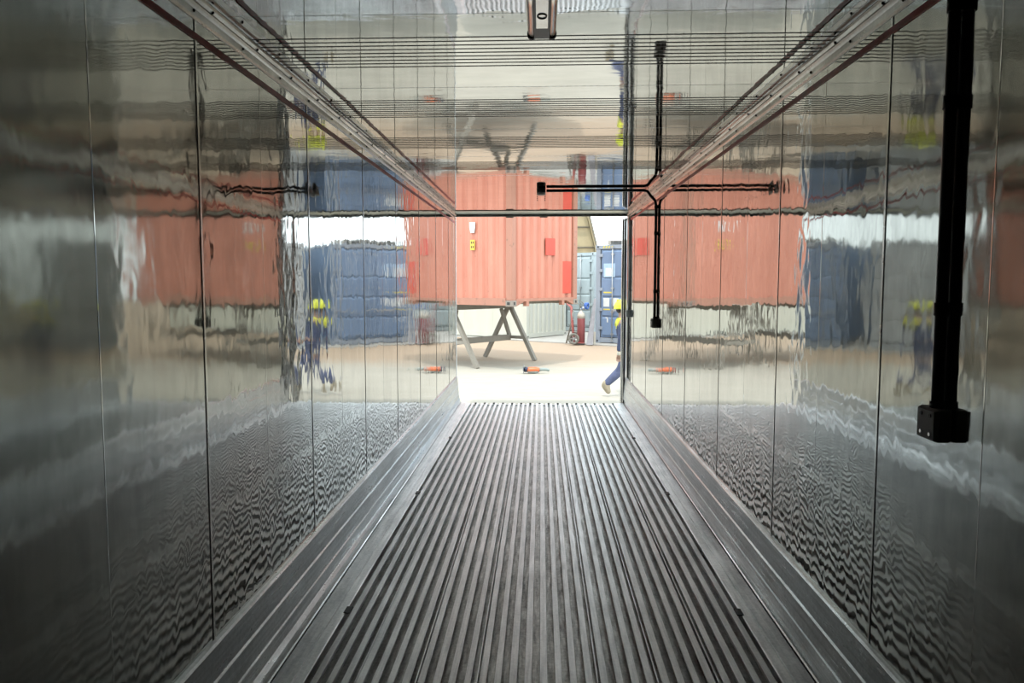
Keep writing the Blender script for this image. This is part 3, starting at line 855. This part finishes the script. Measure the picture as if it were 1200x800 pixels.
for s, base, dirv in (('N', Vector((-0.155,-0.22,0.665)), Vector((-0.05,0,-1)).normalized()), ('F', Vector((0.25,0.21,0.86)), Vector((1,-0.05,-0.15)).normalized())):
    side = Vector((1,0,0)) if s == 'N' else Vector((0,0.25,1)).normalized()
    curl = dirv.cross(side)
    for i, ln in enumerate((0.066, 0.075, 0.070, 0.055)):
        o_ = side * (0.028 - 0.018*i)
        a = base + o_ + dirv * 0.035; b = a + dirv * ln * 0.5; c_ = b + dirv * ln * 0.4 + curl * 0.018
        for nm, p, r in (('a', a, 0.010), ('b', b, 0.009), ('c', c_, 0.008)): J[f'{s}{i}{nm}'] = (tuple(p), r)
        ED += [('pa'+s, f'{s}{i}a'), (f'{s}{i}a', f'{s}{i}b'), (f'{s}{i}b', f'{s}{i}c')]
    a = base + side * 0.035 + dirv * 0.0; b = a + side * 0.022 + dirv * 0.03; c_ = b + dirv * 0.028 + curl * 0.006
    for nm, p, r in (('a', a, 0.011), ('b', b, 0.010), ('c', c_, 0.009)): J[f'{s}t{nm}'] = (tuple(p), r)
    ED += [('wr'+s, f'{s}ta'), (f'{s}ta', f'{s}tb'), (f'{s}tb', f'{s}tc')]
body = skin_mesh('body', J, ED, 'skin', pr_)
# face details sit on the head
fc = MB()
fc.ball((0.012, 0, 1.362), (0.020, 0.013, 0.018), 0, 10, 6)
fc.ball((-0.075, -0.083, 1.365), (0.018, 0.010, 0.03), 0, 10, 6); fc.ball((-0.075, 0.083, 1.365), (0.018, 0.010, 0.03), 0, 10, 6)
fc.build('face', 'skin', pr_)
ey = MB(); ey.ball((-0.004, -0.03, 1.385), 0.010, 0, 8, 5); ey.ball((-0.004, 0.03, 1.385), 0.010, 0, 8, 5)
ey.build('eyes', 'hair', pr_)
MB().box((-0.006, -0.024, 1.327), (0.004, 0.024, 1.333)).build('mouth', 'maroon', pr_)
MB().ball((-0.10, 0, 1.38), (0.085, 0.086, 0.075), 0, 14, 8).build('hair', 'hair', pr_)
def sub(keys, grow, extra=None):
    d = {}
    for k in keys:
        p, r = J[k]; r = r if isinstance(r, tuple) else (r, r)
        d[k] = (p, (r[0] + grow, r[1] + grow))
    if extra: d.update(extra)
    return d
jk = sub(['pelvis','waist','chest','upper','shN','elN','wrN','shF','elF','wrF'], 0.014)
jk['pelvis'] = (HIP, 0.14)
skin_mesh('jacket', jk, [e_ for e_ in ED if e_[0] in jk and e_[1] in jk], 'navy', pr_)
tk = sub(['pelvis','hipN','kneeN','calfN','ankN','hipF','kneeF','calfF','ankF'], 0.018)
skin_mesh('trousers', tk, [e_ for e_ in ED if e_[0] in tk and e_[1] in tk], 'denim', pr_)
vt = sub(['waist','chest','upper'], 0.026)
vt['upper'] = ((-0.09, 0, 1.185), (0.15, 0.13)); vt['vsN'] = ((-0.09, -0.13, 1.19), 0.078); vt['vsF'] = ((-0.09, 0.13, 1.19), 0.078); vt['chest'] = ((-0.075, 0, 1.12), (0.165, 0.14)); vt['waist'] = ((-0.06, 0, 1.075), 0.15)
skin_mesh('hi_vis_yoke', vt, [('waist','chest'),('chest','upper'),('upper','vsN'),('upper','vsF')], 'yellow', pr_)
# boots
for s, an, to, up in (('N', Vector((-0.36,-0.10,0.18)), Vector((-0.275,-0.10,0.045)), Vector((-0.30,-0.10,0.25))), ('F', Vector((0.34,0.10,0.09)), Vector((0.50,0.10,0.055)), Vector((0.31,0.10,0.20)))):
    fwd = (to - an).normalized(); heel = an - fwd * 0.05 + (an - up).normalized() * 0.03
    skin_mesh('boot', {'a': (tuple(an), 0.055), 'u': (tuple(up), 0.052), 'h': (tuple(heel), 0.045), 'm': (tuple(an.lerp(to, 0.5)), 0.050), 't': (tuple(to), (0.050, 0.040))},
              [('a','u'),('a','h'),('a','m'),('m','t')], 'suede', pr_)
skin_mesh('glove_cuff', {'a': ((-0.147,-0.22,0.745), 0.037), 'b': ((-0.152,-0.22,0.70), 0.034), 'c': ((-0.155,-0.22,0.65), 0.034)}, [('a','b'),('b','c')], 'glove', pr_, 1)
ht = MB()
ht.ball((-0.085, 0, 1.39), (0.135, 0.112, 0.145), 0, 24, 10, 0.0, 0.52)
bv = []
for i in range(25):
    a = 2*math.pi*i/24
    bv.append((-0.08 + 0.128*math.cos(a) + (0.035 if math.cos(a) > 0.5 else 0), 0.112*math.sin(a), 1.398))
ht.tube(bv, 0.010, 6, cap=False)
ht.box((-0.17, -0.008, 1.47), (0.01, 0.008, 1.532), 0)
ht.build('hard_hat', 'yellow', pr_)
